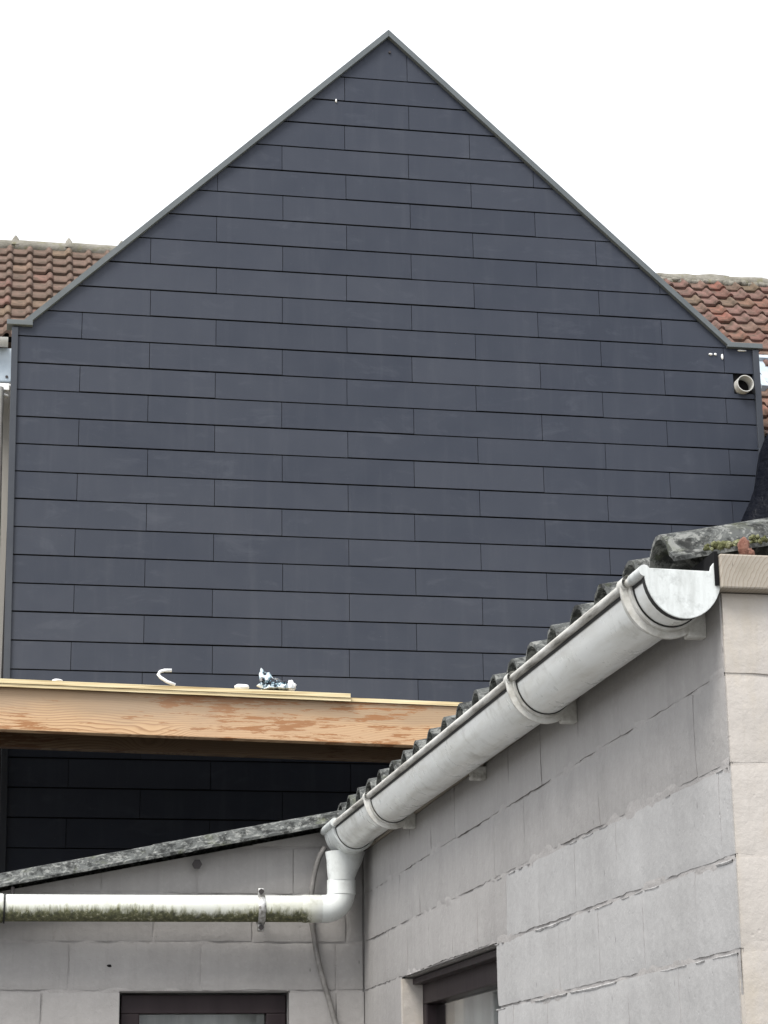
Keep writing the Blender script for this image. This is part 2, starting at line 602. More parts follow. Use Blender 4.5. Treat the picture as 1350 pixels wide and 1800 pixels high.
RIGHT_X = 7.006
gable = thing('gable_house', (3.5, 19.5, 0), 'tall gable house clad in dark anthracite boards with grey metal edge trim', 'house')
# masonry core and roof
GB = 22.5
core = MB()
pts = [(0.03, 0), (7.03, 0), (7.03, 8.70), (6.76, 8.70), (AP[0], AP[1] - .02), (EL[0] + .01, 8.55), (0.03, 8.52)]
core.prism([(x, GY + .05, z) for x, z in pts][::-1], (0, GB - GY - .05, 0))
core.out('wall', 'membrane', gable)
for nm, A, B in (('left', EL, AP), ('right', AP, ER)):
    d = Vector((B[0] - A[0], 0, B[1] - A[1])).normalized()
    nrm = Vector((-d.z, 0, d.x))
    a = Vector((A[0], GY + .06, A[1])) + nrm * .01
    b = Vector((B[0], GY + .06, B[1])) + nrm * .01
    q = MB().prism([a, b, b + nrm * .04, a + nrm * .04], (0, GB - GY, 0))
    q.out('roof', 'trim', gable)

# board rows
rows = [12.0]
z = 11.2972
while z > 8.60:
    rows.append(z)
    z -= .2572
z = 8.4676
while z > 2.6:
    rows.append(z)
    z -= .2547
kl = (AP[1] - EL[1]) / (AP[0] - EL[0])
kr = (ER[1] - AP[1]) / (ER[0] - AP[0])
i0 = min(range(len(rows)), key=lambda i: abs(rows[i] - 8.4676))
random.seed(21)
for i in range(len(rows) - 1):
    zt, zb = rows[i], rows[i + 1]
    par = (i - i0) % 2                       # 0: joints on the 1.235 column, 1: on the 0.62 column
    x0 = (1.2354 if par == 0 else 0.6195) - 1.2185 * 2
    js = [x0 + 1.2185 * k + random.uniform(-.006, .006) for k in range(10)]
    for k in range(9):
        xa, xb = js[k] + .0026, js[k + 1] - .0026
        if xb < left_x(zb) or xa > RIGHT_X:
            continue
        dz = random.uniform(-.0025, .0025)
        poly = [(xa, zb + .006 + dz), (xb, zb + .006 + dz), (xb, zt - .006), (xa, zt - .006)]
        if abs(zb - 8.4676) < .01:                                   # eave row: runs on under the level trims
            if xa < EL[0]:
                poly = [(left_x(zb), zb + .006), (xb, zb + .006), (xb, min(zt - .006, AP[1] - kl * (AP[0] - xb))), (EL[0] + (zt - .006 - EL[1]) / kl, zt - .006), (EL[0], EL[1] - .005), (left_x(zb), EL[1] - .005)]
            elif xb > ER[0]:
                poly = [(xa, zb + .006), (RIGHT_X, zb + .006), (RIGHT_X, zt - .004), (xa, zt - .004)]
        else:
            poly = clip(poly, -kl, 1, AP[1] - .012 - kl * AP[0])         # left rake
            if len(poly) > 2 and zt > 8.74:
                poly = clip(poly, -kr, 1, AP[1] - .012 - kr * AP[0])     # right rake
        if len(poly) > 2 and abs(zb - 8.4676) > .01:
            poly = clip(poly, -1, -.0139, -(0.0545 + 8.4676 * .0139))   # left edge
        if len(poly) > 2:
            poly = clip(poly, 1, 0, RIGHT_X)
        if len(poly) < 3:
            continue
        if abs(zt - 8.4676) < .01 and max(p[0] for p in poly) > 6.9:   # notched round the vent pipe
            poly = [(xa, zb + .006), (RIGHT_X, zb + .006), (RIGHT_X, 8.268), (6.80, 8.262), (6.797, zt - .006), (xa, zt - .006)]
        if max(p[0] for p in poly) - min(p[0] for p in poly) < .02:
            continue
        # lapped board: leans out towards its lower edge and covers the board below
        tilt = random.uniform(-.0008, .0008)

        def yy(zz):
            return GY - .014 - .005 * min(1.0, (min(zt, zb + .2572) + .03 - zz) / .287 if zt - zb > .4 else (zt + .03 - zz) / (zt - zb + .03)) + tilt
        fr = [(x, yy(zz), zz) for x, zz in poly]
        bk = [(x, yy(zz) + .012, zz) for x, zz in poly]
        n = len(poly)
        q = MB().add(fr + bk, [tuple(range(n)), tuple(range(2 * n - 1, n - 1, -1))] + [(a, a + n, (a + 1) % n + n, (a + 1) % n) for a in range(n)])
        q.out('cladding_board', 'clad', gable)


def rake(A, B, wid, name, mitre):
    """edge trim: an L profile folded over the rake, with a drip lip, cut plumb where the two meet"""
    dy0, dy1 = GY - .062, GY + .12
    d = Vector((B[0] - A[0], 0, B[1] - A[1])).normalized()
    up = Vector((-d.z, 0, d.x))
    a, b = Vector((A[0], 0, A[1])), Vector((B[0], 0, B[1]))

    def at(p, n, end):
        v = p + up * n
        if end == mitre:                       # slide along the rake onto the plumb line of the apex
            v = v + d * ((AP[0] + (-.0008 if mitre == 1 else .0008) - v.x) / d.x)
        return v
    q = MB()
    for (n0, n1, y0, y1) in ((-.008, wid, dy0, dy0 + .014), (wid - .014, wid + .002, dy0 + .013, dy1), (-.010, -.003, dy0 + .012, dy0 + .057)):
        q.prism([at(a, n0, 0) + Vector((0, y0, 0)), at(b, n0, 1) + Vector((0, y0, 0)), at(b, n1, 1) + Vector((0, y0, 0)), at(a, n1, 0) + Vector((0, y0, 0))], (0, y1 - y0, 0))
    return q.out(name, 'trim', gable)


rake(EL, AP, .042, 'rake_trim', 1)
rake(AP, ER, .042, 'rake_trim', 0)
q = MB().box(-.045, .185, GY - .064, GY + .1, 8.556, 8.604)
q.out('eave_trim', 'trim', gable, bevel=.004)
q = MB().box(6.745, 7.10, GY - .064, GY + .1, 8.722, 8.772)
q.out('eave_trim', 'trim', gable, bevel=.004)
# corner trims
q = MB()
lx = lambda z: left_x(z)
q.prism([(lx(2) - .053, GY - .045, 2), (lx(2) + .004, GY - .045, 2), (lx(8.54) + .004, GY - .045, 8.54), (lx(8.54) - .053, GY - .045, 8.54)], (0, .09, 0))
q.out('corner_trim', 'corner', gable, bevel=.004)
q = MB()
q.prism([(RIGHT_X - .004, GY - .045, 2), (RIGHT_X + .058, GY - .045, 2), (RIGHT_X + .058, GY - .045, 8.715), (RIGHT_X - .004, GY - .045, 8.715)], (0, .09, 0))
q.out('corner_trim', 'corner', gable, bevel=.004)
# vent pipe in its rough cut-out
pc = (6.888, 8.345)
MB().box(pc[0] - .112, RIGHT_X, GY + .02, GY + .03, pc[1] - .098, pc[1] + .16).out('pipe_opening', 'dark', gable)
rings = []
for rr, y in ((.073, GY + .045), (.075, GY - .10), (.083, GY - .10), (.083, GY + .045)):
    rings.append([(pc[0] + rr * math.cos(t * math.pi / 16), y, pc[1] + rr * math.sin(t * math.pi / 16)) for t in range(32)])
o = MB().loft(rings, closed=True).out('vent_pipe', 'white', gable, autosmooth=True)
MB().add([(pc[0] + .074 * math.cos(t * math.pi / 16), GY + .0445, pc[1] + .074 * math.sin(t * math.pi / 16)) for t in range(32)], [tuple(range(31, -1, -1))]).out('pipe_bore', 'dark', o)
# filler blobs left along the eave, fixing screw under the apex
def blob(name, c, s, mat, parent, seed=0, sub=2, rough=.35, freq=3.0):
    import bmesh
    bm = bmesh.new()
    bmesh.ops.create_icosphere(bm, subdivisions=sub, radius=1)
    V = []
    for v in bm.verts:
        k = 1 + rough * fbm(v.co.x * freq + seed, v.co.y * freq, v.co.z * freq, 3)
        V.append((c[0] + v.co.x * s[0] * k, c[1] + v.co.y * s[1] * k, c[2] + v.co.z * s[2] * k))
    F = [tuple(v.index for v in f.verts) for f in bm.faces]
    bm.free()
    return obj(name, V, F, mat, parent, True)


for (x, z, sx, sz, sd_) in ((6.585, 8.65, .022, .012, 1), (6.632, 8.652, .014, .013, 2), (6.70, 8.63, .012, .03, 3), (6.90, 8.705, .05, .008, 4), (2.97, 11.035, .009, .020, 5)):
    blob('filler_blob', (x, GY - .022, z), (sx, .012, sz), 'putty', gable, sd_)
q = MB().tube([(3.50, GY - .028, 11.60), (3.50, GY - .012, 11.60)], .012, 10)
q.out('screw', 'screw', gable)

# ================================================================== TILED HOUSE BEHIND
RY, RZ, TS = 21.6, 10.882, 0.905          # ridge line and pitch of the slope that faces us
EX = .0113                                # the ridge climbs a little to the right
house = thing('tiled_house', (3.5, 23, 0), 'old house with weathered clay pantile roof rising behind the dark gable', 'house')
tw, tg = .2105, .2655
pitch = math.atan(TS)
cs, sn = math.cos(pitch), math.sin(pitch)
slope_d = Vector((0, -cs, -sn))
slope_n = Vector((0, -sn, cs))


def tile_mesh(name, mat, gx):
    """pantile: a flat pan with a roll on its right side; 2 cm nose at the lower edge"""
    prof = []
    for i in range(25):
        u = i / 24
        x = u * (tw + gx)
        if u < .66:
            h = .006 + .003 * (u / .66 - .5) ** 2 * 4
        else:
            a = (u - .66) / .34
            h = .008 + .040 * math.sin(math.pi * min(1, a)) ** .7
        prof.append((x, h))
    rings = []
    for s_, lift in ((0, 0), (.5, .016), (1.0, .034)):
        rings.append([Vector((x, 0, 0)) + slope_d * (s_ * (tg + .045)) + slope_n * (h + lift) for x, h in prof])
    low = [p - slope_n * .028 for p in rings[-1]]
    q = MB().loft(rings + [low])
    me = bpy.data.meshes.new(name)
    me.from_pydata([tuple(p) for p in q.v], [], [f[::-1] for f in q.f])
    me.polygons.foreach_set('use_smooth', [i // 24 < 2 for i in range(len(me.polygons))])
    me.materials.append(MATS[mat])
    return me


def tiled_slope(name, xa, xb, x_phase, n_rows, mat, only):
    o_base = MB()
    L = n_rows * tg
    a = Vector((xa, RY, RZ + EX * xa)) - slope_n * .03
    b = Vector((xb, RY, RZ + EX * xb)) - slope_n * .03
    o_base.prism([a, b, b + slope_d * L, a + slope_d * L], slope_n * -.05)
    roof = o_base.out(name, 'dark', house)
    me = tile_mesh('pantile', mat, .012)
    n0, n1 = math.floor((xa - x_phase) / tw), math.ceil((xb - x_phase) / tw)
    for r in range(n_rows):
        for c in range(n0, n1):
            x = x_phase + c * tw
            p = Vector((x, RY, RZ + EX * x)) + slope_d * (.05 + r * tg)
            if not only(x, r):
                continue
            o = bpy.data.objects.new('roof_tile', me)
            COL.objects.link(o)
            jig = Vector((random.uniform(-.004, .004), 0, 0)) + slope_d * random.uniform(-.007, .007) + slope_n * random.uniform(-.003, .004)
            place(o, roof, p + jig)
            o.rotation_euler = (random.uniform(-.008, .008), random.uniform(-.012, .012), random.uniform(-.012, .012))
    return roof


random.seed(5)
tiled_slope('roof', -1.3, 1.75, -.06 - tw * .82, 10, 'clay_brown', lambda x, r: x < 1.5 - r * .14)
random.seed(9)
tiled_slope('roof', 6.5, 10.0, 7.40, 17, 'clay_red', lambda x, r: x > 6.9 and not (7.45 < x < 8.2 and 9.2 < r < 12.5))
# far slope, walls
a, b = Vector((-1.3, RY, RZ - .04)), Vector((10, RY, RZ + .07))
MB().prism([a, b, b + Vector((0, 3, -2.7)), a + Vector((0, 3, -2.7))], (0, 0, -.08)).out('far_roof_slope', 'clay_brown', house)
MB().box(-6, .028, 19.75, 20.05, 0, 8.92).out('wall', 'wall_render', house)
MB().box(7.06, 12, 18.55, 18.85, 0, 7.92).out('wall', 'white', house)
# ridge tiles, left with pointed collars, right bedded in mossy mortar
def half_round(x0, x1, r0, r1, z0, z1, name, mat, wob=0, seed=0):
    rings = []
    for i in range(5):
        t = i / 4
        r = r0 + (r1 - r0) * t
        x = x0 + (x1 - x0) * t
        zc = z0 + (z1 - z0) * t
        rings.append([(x, RY + r * 1.15 * math.cos(a * math.pi / 10), zc + r * math.sin(a * math.pi / 10) + wob * fbm(x * 3 + seed, a * .5, 0)) for a in range(-2, 13)])
    q = MB().loft(rings, caps=True)
    return q.out(name, mat, house, autosmooth=True)


zr = lambda x: RZ + EX * x - .025
for k in range(-2, 4):
    x0 = .004 + (k - .0) * .575
    half_round(x0 - .005, x0 + .575, .098, .088, zr(x0), zr(x0 + .575), 'ridge_tile', 'ridge')
    # collar rising to a point at each joint
    q = MB()
    for (yy0, yy1) in ((RY - .125, RY + .125),):
        q.prism([(x0 - .05, yy0, zr(x0) + .0), (x0 + .05, yy0, zr(x0) + .0), (x0 + .035, yy0 + .06, zr(x0) + .10), (x0, yy0 + .09, zr(x0) + .165), (x0 - .035, yy0 + .06, zr(x0) + .10)], (0, .09, 0))
    q.out('ridge_collar', 'ridge', house, bevel=.02)
for k in range(8):
    x0 = 6.9 + k * .42
    half_round(x0, x0 + .425, .088, .094, zr(x0) + .005, zr(x0 + .42), 'ridge_tile', 'ridge', .03, k)
for k in range(26):
    x = 7.2 + k * .075
    blob('ridge_mortar', (x, RY - .10, zr(x) - .015 - random.uniform(0, .03)), (.06, .035, .03 + random.uniform(0, .015)), 'ridge', house, k, 2, .5)
# verge pointing tiles beside the right rake of the gable: eaves gear on the left
q = MB()
rings = []
for x in (-1.3, -.03):
    rings.append([(x, 19.47 + .075 * math.cos(t), 8.985 + .075 * math.sin(t)) for t in [math.pi + math.pi * i / 10 for i in range(11)]] +
                 [(x, 19.47 + .068 * math.cos(t), 8.985 + .068 * math.sin(t)) for t in [math.pi + math.pi * i / 10 for i in range(10, -1, -1)]])
q.loft(rings, closed=True, caps=True)
q.out('eave_gutter', 'white', house, autosmooth=True)
MB().box(-1.3, .03, 19.55, 19.6, 8.585, 8.93).out('zinc_fascia', 'zinc', house, bevel=.01)
MB().tube([(-.03, 19.54, 8.63), (-.03, 19.55, 8.63)], .014, 8).out('fascia_screw', 'screw', house)
MB().box(-1.3, .02, 19.45, 19.6, 8.50, 8.525).box(-1.3, .0, 19.42, 19.45, 8.45, 8.52).out('lower_gutter', 'putty', house, bevel=.006)
MB().tube([(-.115, 19.40, 8.46), (-.06, 19.40, 5.2), (-.04, 19.40, 4.0)], .062, 16).out('downpipe', 'white', house, autosmooth=True)
MB().tube([(-.06, 19.42, 8.40), (-.02, 19.46, 8.40)], .02, 8).out('pipe_clip', 'putty', house)
# roof window low on the right-hand slope
def on_slope(x, s, n):
    return Vector((x, RY, RZ + EX * x)) + slope_d * s + slope_n * n


def slope_box(q, x0, x1, s0, s1, n0, n1):
    q.prism([on_slope(x0, s0, n0), on_slope(x1, s0, n0), on_slope(x1, s1, n0), on_slope(x0, s1, n0)], slope_n * (n1 - n0))


q = MB()
for a in ((7.50, 8.22, 2.52, 2.60), (7.50, 8.22, 3.30, 3.38), (7.50, 7.58, 2.60, 3.30), (8.14, 8.22, 2.60, 3.30)):
    slope_box(q, *a, .0, .085)
rw = q.out('roof_window', 'zinc', house)
q = MB()
slope_box(q, 7.582, 8.138, 2.602, 3.298, .03, .045)
q.out('window_pane', 'zinc', rw)

# ================================================================== CANOPY IN FRONT OF THE GABLE
CY, TL, RS = 11.2, -.019, .165
canopy = thing('timber_canopy', (1, 14.5, 0), 'new timber lean-to canopy with a thick knotty fir edge beam before the gable', 'canopy')


def tb(x0, x1, y0, y1, z0, z1, rise=0.0, nx=1):
    q = MB().box(x0, x1, y0, y1, z0, z1)
    q.v = [(x, y, z + TL * x + rise * (y - CY)) for x, y, z in q.v]
    return q


tb(-3.2, 5.4, CY, CY + .075, 3.645, 3.875).out('edge_beam', 'fir', canopy, bevel=.004)
tb(-3.2, 5.4, CY + .36, CY + .43, 3.618, 3.90).out('inner_beam', 'fir_shade', canopy, bevel=.004)
for (xa, xb) in ((-3.25, -.62), (-.615, 1.905)):
    tb(xa, xb, CY - .032, 17.9, 3.8755, 3.8935, RS).out('lower_plywood_sheet', 'ply', canopy)
    tb(xa - .004, xb - .003, CY - .038, 17.9, 3.8955, 3.9185, RS).out('plywood_sheet', 'ply', canopy)
tb(1.909, 4.4, CY - .012, 17.9, 3.8755, 3.897, RS).out('plywood_sheet', 'ply', canopy)
tb(4.405, 5.45, CY - .014, 17.9, 3.8755, 3.897, RS).out('plywood_sheet', 'ply', canopy)
for k in range(14):
    x = -3.1 + k * .64
    tb(x, x + .065, CY + .44, 17.9, 3.70, 3.872, RS).out('rafter', 'fir_shade', canopy)
for (x, y) in ((-3.1, CY + .005), (5.2, CY + .005)):
    MB().box(x, x + .14, y, y + .14, 0, 3.64 - TL * 0 + TL * x).out('post', 'fir', canopy, bevel=.004)

# scraps lying on the canopy edge
# white cable offcut, bent to a hook
zt_ = lambda x: 3.9185 + TL * x - .003
hk = [(.945, CY - .02, zt_(.945) + .006), (.90, CY - .02, zt_(.9) + .022), (.865, CY - .015, zt_(.87) + .045), (.852, CY - .01, zt_(.85) + .062), (.862, CY - .01, zt_(.86) + .078), (.885, CY - .01, zt_(.9) + .086), (.925, CY - .01, zt_(.93) + .088)]
o = MB().tube(hk, .009, 8).out('cable_offcut', 'putty', None, True)
tag(o, 'short white hooked cable offcut lying on the canopy edge', 'cable')
o = blob('plaster_scrap', (1.305, CY - .005, zt_(1.305) + .012), (.045, .025, .018), 'putty', None, 4)
tag(o, 'small white plaster scrap on the canopy edge between cable offcut and foil', 'scrap')
o = blob('plaster_scrap', (.315, CY - .005, zt_(.315) + .005), (.03, .02, .009), 'putty', None, 8)
tag(o, 'tiny pale scrap on the canopy edge close to the gable corner trim', 'scrap')
# crumpled foil bag
import bmesh
bm = bmesh.new()
bmesh.ops.create_icosphere(bm, subdivisions=3, radius=1)
V = []
for v in bm.verts:
    p = v.co
    cr = abs(mn.noise(Vector((p.x * 2.1 + 4, p.y * 2.1, p.z * 2.1)))) + .45 * abs(mn.noise(Vector((p.x * 5, p.y * 5 + 2, p.z * 5))))
    k = .70 + .95 * cr
    x = p.x * k
    peak = math.exp(-((x + .62) / .34) ** 2)                 # tall twisted neck towards one end, low tail at the other
    top = .050 + .052 * peak - .016 * max(0, x)
    zz = p.z * k
    V.append((1.500 + x * .088, CY + .02 + p.y * k * .055, zt_(1.5) + .006 + (zz * top if zz > 0 else zz * .012) + .012))
F = [tuple(v.index for v in f.verts) for f in bm.faces]
bm.free()
foil = thing('foil_bag', (1.5, CY + .01, zt_(1.5)), 'crumpled silver and blue foil bag lying on the canopy edge', 'bag')
obj('crumpled_body', V, F, 'foil', foil)
q = MB().prism([(1.405, CY - .01, zt_(1.4) + .05), (1.452, CY - .02, zt_(1.4) + .06), (1.436, CY - .0, zt_(1.4) + .10), (1.412, CY, zt_(1.4) + .126), (1.402, CY + .005, zt_(1.4) + .09)], (.012, .03, .004))
q.out('twisted_corner', 'foil', foil)
blob('torn_liner', (1.578, CY - .005, zt_(1.58) + .028), (.024, .02, .03), 'putty', foil, 6, 3, .5)

# ================================================================== BLOCK ANNEXES
XR, YN, YF = 1.1775, 3.24, 6.69
COURSES = [2.160 + .149 * k for k in range(-9, 4)]
SROOF = .1960


def wall_blocks(parent, mapf, joints_of, u_lo, u_hi, openings, top_of, mat_of, seed, mortar_u, mortar_mat='mortar'):
    """single painted blocks: slightly pillowed fronts with chipped arrises in front of a lumpy mortar bed"""
    random.seed(seed)
    for ci in range(len(COURSES) - 1):
        zb, zt = COURSES[ci], COURSES[ci + 1]
        js = joints_of(ci)
        for a, b in zip(js[:-1], js[1:]):
            a, b = max(a, u_lo), min(b, u_hi)
            if b - a < .03:
                continue
            spans = [(a, b)]
            for (o0, o1, oz0, oz1) in openings:
                if zb + .02 < oz1 and zt - .02 > oz0:
                    ns = []
                    for (s0, s1) in spans:
                        if s1 <= o0 or s0 >= o1:
                            ns.append((s0, s1))
                        else:
                            if s0 < o0:
                                ns.append((s0, o0))
                            if s1 > o1:
                                ns.append((o1, s1))
                    spans = ns
            for (s0, s1) in spans:
                if s1 - s0 < .025:
                    continue
                if top_of(s0) < zb + .02 and top_of(s1) < zb + .02:
                    continue
                one_block(parent, mapf, s0, s1, zb, zt, top_of, mat_of((s0 + s1) / 2, (zb + zt) / 2), openings, u_lo, u_hi)
    # mortar bed
    u0, u1 = mortar_u
    st = .0075
    nu, nv = int((u1 - u0) / st), int((COURSES[-1] - COURSES[0]) / st)
    V, F = [], []
    for j in range(nv + 1):
        for i in range(nu + 1):
            u, v = u0 + i * st, COURSES[0] + j * st
            vv = min(v, top_of(u))
            n = -.0030 + .0048 * mn.noise(Vector((u * 2.6 + seed, v * 7, seed))) + .0030 * mn.noise(Vector((u * 19, v * 33, seed * 2.3)))
            dz = min(abs(v - c_ - .002) for c_ in COURSES)
            n = min(n, .0004 if dz < .008 else -.0016) - (.0022 if parent is rwall_ref[0] else 0)
            V.append(mapf(u, vv, n))
    for j in range(nv):
        for i in range(nu):
            u, v = u0 + (i + .5) * st, COURSES[0] + (j + .5) * st
            if v > top_of(u) + st:
                continue
            if any(o0 - .004 < u < o1 + .004 and oz0 < v < oz1 + .004 for (o0, o1, oz0, oz1) in openings):
                continue
            a = j * (nu + 1) + i
            F.append((a, a + 1, a + nu + 2, a + nu + 1))
    obj('mortar', V, F, mortar_mat, parent, True)


rwall_ref = [None]


def one_block(parent, mapf, s0, s1, zb, zt, top_of, mat, openings, u_lo, u_hi):
    deep = parent is rwall_ref[0]          # the rear wall keeps its joints open, the long wall is painted over
    gp = .0042 if deep else .0034
    gl, gr_ = (random.choice((.0001, .0001, .0010)) if parent is not rwall_ref[0] else random.choice((.0001, .0024, .0030, .0034)) for _ in range(2))
    a0, a1 = s0 + gl, s1 - gr_
    for (o0, o1, oz0, oz1) in openings:
        if abs(s1 - o0) < 1e-4:
            a1 = s1
        if abs(s0 - o1) < 1e-4:
            a0 = s0
    if abs(s0 - u_lo) < 1e-4:
        a0 = s0
    b0, b1 = zb + gp + random.uniform(-.001, .001), zt - gp + random.uniform(-.001, .001)
    nu = max(4, int((a1 - a0) / .024))
    nv = 7
    sd_ = random.uniform(0, 90)
    off = random.uniform(-.0003, .0003)
    tu, tv = random.uniform(-.0005, .0005), random.uniform(-.004, .004)
    V = []
    cols = [-1] + list(range(nu + 1)) + [nu + 1]
    rws = [-1] + list(range(nv + 1)) + [nv + 1]
    for j in rws:
        for i in cols:
            fu, fv = min(max(i, 0), nu) / nu, min(max(j, 0), nv) / nv
            u, v = a0 + (a1 - a0) * fu, b0 + (b1 - b0) * fv
            skirt = i in (-1, nu + 1) or j in (-1, nv + 1)
            edge = i in (0, nu) or j in (0, nv)
            wob = .0022 * mn.noise(Vector((u * 30 + sd_, v * 30, 1)))
            if edge or skirt:
                if fu in (0, 1) and not (abs(a0 - s0) < 1e-6 and fu == 0):
                    u += 0 if (gl if fu == 0 else gr_) < .0005 else wob * .25
                if fv in (0, 1):
                    v += wob * 1.2 + (.0012 * mn.noise(Vector((u * 90, sd_, 4))))
            n = off + tu * (fu - .5) + tv * (fv - .5) * .5 + .0014 * mn.noise(Vector((u * 11 + sd_, v * 11, sd_)))
            if edge:
                n -= 0 if (j not in (0, nv) and (gl if i == 0 else gr_) < .0005) else ((.0026 if deep else .0012) if j in (0, nv) else (.0022 if deep else .0002)) + .0010 * abs(mn.noise(Vector((u * 40, v * 40, sd_ + 5))))
            if skirt:
                n = -.022
            V.append(mapf(u, min(v, top_of(u)), n))
    W = len(cols)
    F = [(j * W + i, j * W + i + 1, (j + 1) * W + i + 1, (j + 1) * W + i) for j in range(len(rws) - 1) for i in range(W - 1)]
    o = obj('block', V, F, mat, parent)
    sharp(o, 35)


# ---- side annex: the long wall under the gutter and the corner towards us
side = thing('side_annex', (2.7, 5.0, 0), 'low painted block annex with lichened corrugated roof and a curtained window', 'annex')
ROOF0 = 2.446
map_side = lambda u, v, n: (XR - n, u, v)
WR = (4.90, 6.08, 1.0, 2.009)      # window opening in the long wall (u0, u1, z0, z1)
sw = MB()
for (y0, y1, z0, z1) in ((YN + .02, WR[0], 0, ROOF0 - .002), (WR[1], YF + .1, 0, ROOF0 - .002), (WR[0], WR[1], WR[3] + .001, ROOF0 - .002), (WR[0], WR[1], 0, WR[2])):
    sw.box(XR + .0125, XR + .15, y0, y1, z0, z1)
swall = sw.out('long_wall', 'paint_mauve', side)


def joints_side(ci):
    k = ci - 9                     # course 9 starts at z = 2.160
    ref = {0: 4.6006, 1: 4.4332}.get(k, 4.6006 + .152 * (k % 2))
    if k == -1:
        ref = 4.7879
    if k == -2:
        ref = 4.64
    return [ref + .2985 * t + random.uniform(-.004, .004) for t in range(-8, 10)]


def mat_side(u, v):
    return 'paint_grey' if (v < 2.155 and u < 4.79) or v < 2.0 and u < 4.95 else 'paint_mauve'


wall_blocks(swall, map_side, joints_side, YN + .0045, YF - .006, [WR], lambda u: ROOF0, mat_side, 31, (YN + .006, YF - .003))
# pale mortar squeezed out along the lower bed joints
for zc, seed_, thr in ((COURSES[9], 5, .10), (COURSES[8], 9, -.02), (COURSES[7], 14, -.08), (COURSES[6], 3, -.05)):
    V, F = [], []
    st = .004
    n_ = int((WR[0] + .02 - YN - .02) / st)
    on = []
    for i in range(n_ + 1):
        u = YN + .015 + i * st
        hgt = mn.noise(Vector((u * 3.3, seed_, 0))) + .55 * mn.noise(Vector((u * 17, seed_, 2)))
        on.append(hgt > thr)
        hh = .0014 + .0045 * max(0, hgt - thr)
        z1 = zc - .0032 + .0016 * mn.noise(Vector((u * 9, seed_, 7)))
        for (v, n) in ((z1, -.004), (z1 - .0004, .0006), (z1 - hh * .5, .0013 + .0005 * mn.noise(Vector((u * 40, 1, seed_)))), (z1 - hh - .0015, -.0008)):
            V.append(map_side(u, v, n))
    for i in range(n_):
        if on[i] and on[i + 1]:
            for q_ in range(3):
                a = i * 4 + q_
                F.append((a, a + 4, a + 5, a + 1))
    obj('mortar_smear', V, F, 'smear', swall)
map_front = lambda u, v, n: (u, YN - n, v)
fw_ = MB().box(XR + .02, 4.6, YN + .0125, YN + .15, 0, ROOF0 - .004)
fwall = fw_.out('end_wall', 'paint_cream', side)
wall_blocks(fwall, map_front, lambda ci: [XR + (0 if ci % 2 else .0) + .2985 * t + (.149 if ci % 2 and t else 0) for t in range(0, 8)], XR + .003, 2.6, [], lambda u: ROOF0, lambda u, v: 'paint_cream', 47, (XR + .006, 2.6), 'paint_cream')
MB().box(XR + .0035, XR + .03, YN + .0035, YN + .03, .6, ROOF0 - .003).out('corner_mortar', 'paint_cream', side)
MB().box(4.45, 4.6, YN + .15, YF + .1, 0, ROOF0 + .5).out('far_wall', 'paint_mauve', side)
MB().box(XR + .15, 4.6, YF + .1, YF + .25, 0, ROOF0 + .03).out('party_wall', 'paint_mauve', side)
# timber wall plate on top of the long wall, sawn end towards us
MB().box(XR - .006, XR + .178, YN - .028, YF - .05, ROOF0 + .002, 2.507).out('wall_plate', 'plate', side, bevel=.003)
MB().box(XR + .3, XR + .36, YN - .02, YF - .05, ROOF0 + .002, 2.56).out('purlin', 'plate', side, bevel=.003)
MB().box(XR - .014, XR - .0075, YN - .022, YF - .06, ROOF0 + .008, 2.512).out('plate_shade_strip', 'dark', side)  # black strip added as painted shade over the side of the wall plate
blob('brick_chunk', (1.229, YN + .012, 2.530), (.010, .012, .018), 'brick', side, 3, 3, .22, 2.0)
blob('brick_chunk', (1.236, YN + .014, 2.520), (.010, .012, .010), 'brick', side, 7, 3, .35, 2.0)
# window in the long wall
wx = XR + .058
q = MB()
fr_w = .075
y0, y1, z0, z1 = WR
q.box(wx, wx + .07, y0 + .004, y1 - .004, z1 - fr_w, z1 - .003)
q.box(wx + .001, wx + .069, y0 + .004, y0 + fr_w * .55, z0, z1 - fr_w)
q.box(wx + .001, wx + .069, y1 - fr_w * .8, y1 - .004, z0, z1 - fr_w)
q.box(wx + .0012, wx + .0688, y0 + fr_w * .55, y1 - fr_w * .8, z0, z0 + .06)
win = q.out('window', 'frame', side, bevel=.004)
MB().box(wx - .030, wx + .002, y0 + .004, y1 - .03, z1 - .020, z1 - .004).out('head_strip', 'frame', win)
MB().box(wx + .03, wx + .036, y0 + .04, y1 - .06, z0 + .06, z1 - fr_w).out('window_pane', 'glass', win)


def curtain(mapc, u0, u1, z0, z1, depth, parent, seed, waves):
    V, F = [], []
    nu, nv = 90, 10
    for j in range(nv + 1):
        for i in range(nu + 1):
            u = u0 + (u1 - u0) * i / nu
            v = z0 + (z1 - z0) * j / nv
            d = depth * (math.sin(u * waves + 2.0 * mn.noise(Vector((u * 6, seed, 0)))) * (.6 + .4 * mn.noise(Vector((u * 5, v * 1.5, seed)))) + .5 * mn.noise(Vector((u * 20, v * 2, seed))))
            V.append(mapc(u + .02 * mn.noise(Vector((u * 8, v * 3, 3))), v, d))
    for j in range(nv):
        for i in range(nu):
            a = j * (nu + 1) + i
            F.append((a, a + 1, a + nu + 2, a + nu + 1))
    obj('curtain', V, F, 'curtain', parent, True)


curtain(lambda u, v, d: (wx + .115 + d, u, v), y0 - .02, y1 - .06, z0, z1 - .03, .034, win, 4, 30)
# reveals painted like the wall
MB().box(XR - .001, wx, y1 - .022, y1 + .003, z0, z1 - .003).out('window_reveal', 'paint_cream', side)


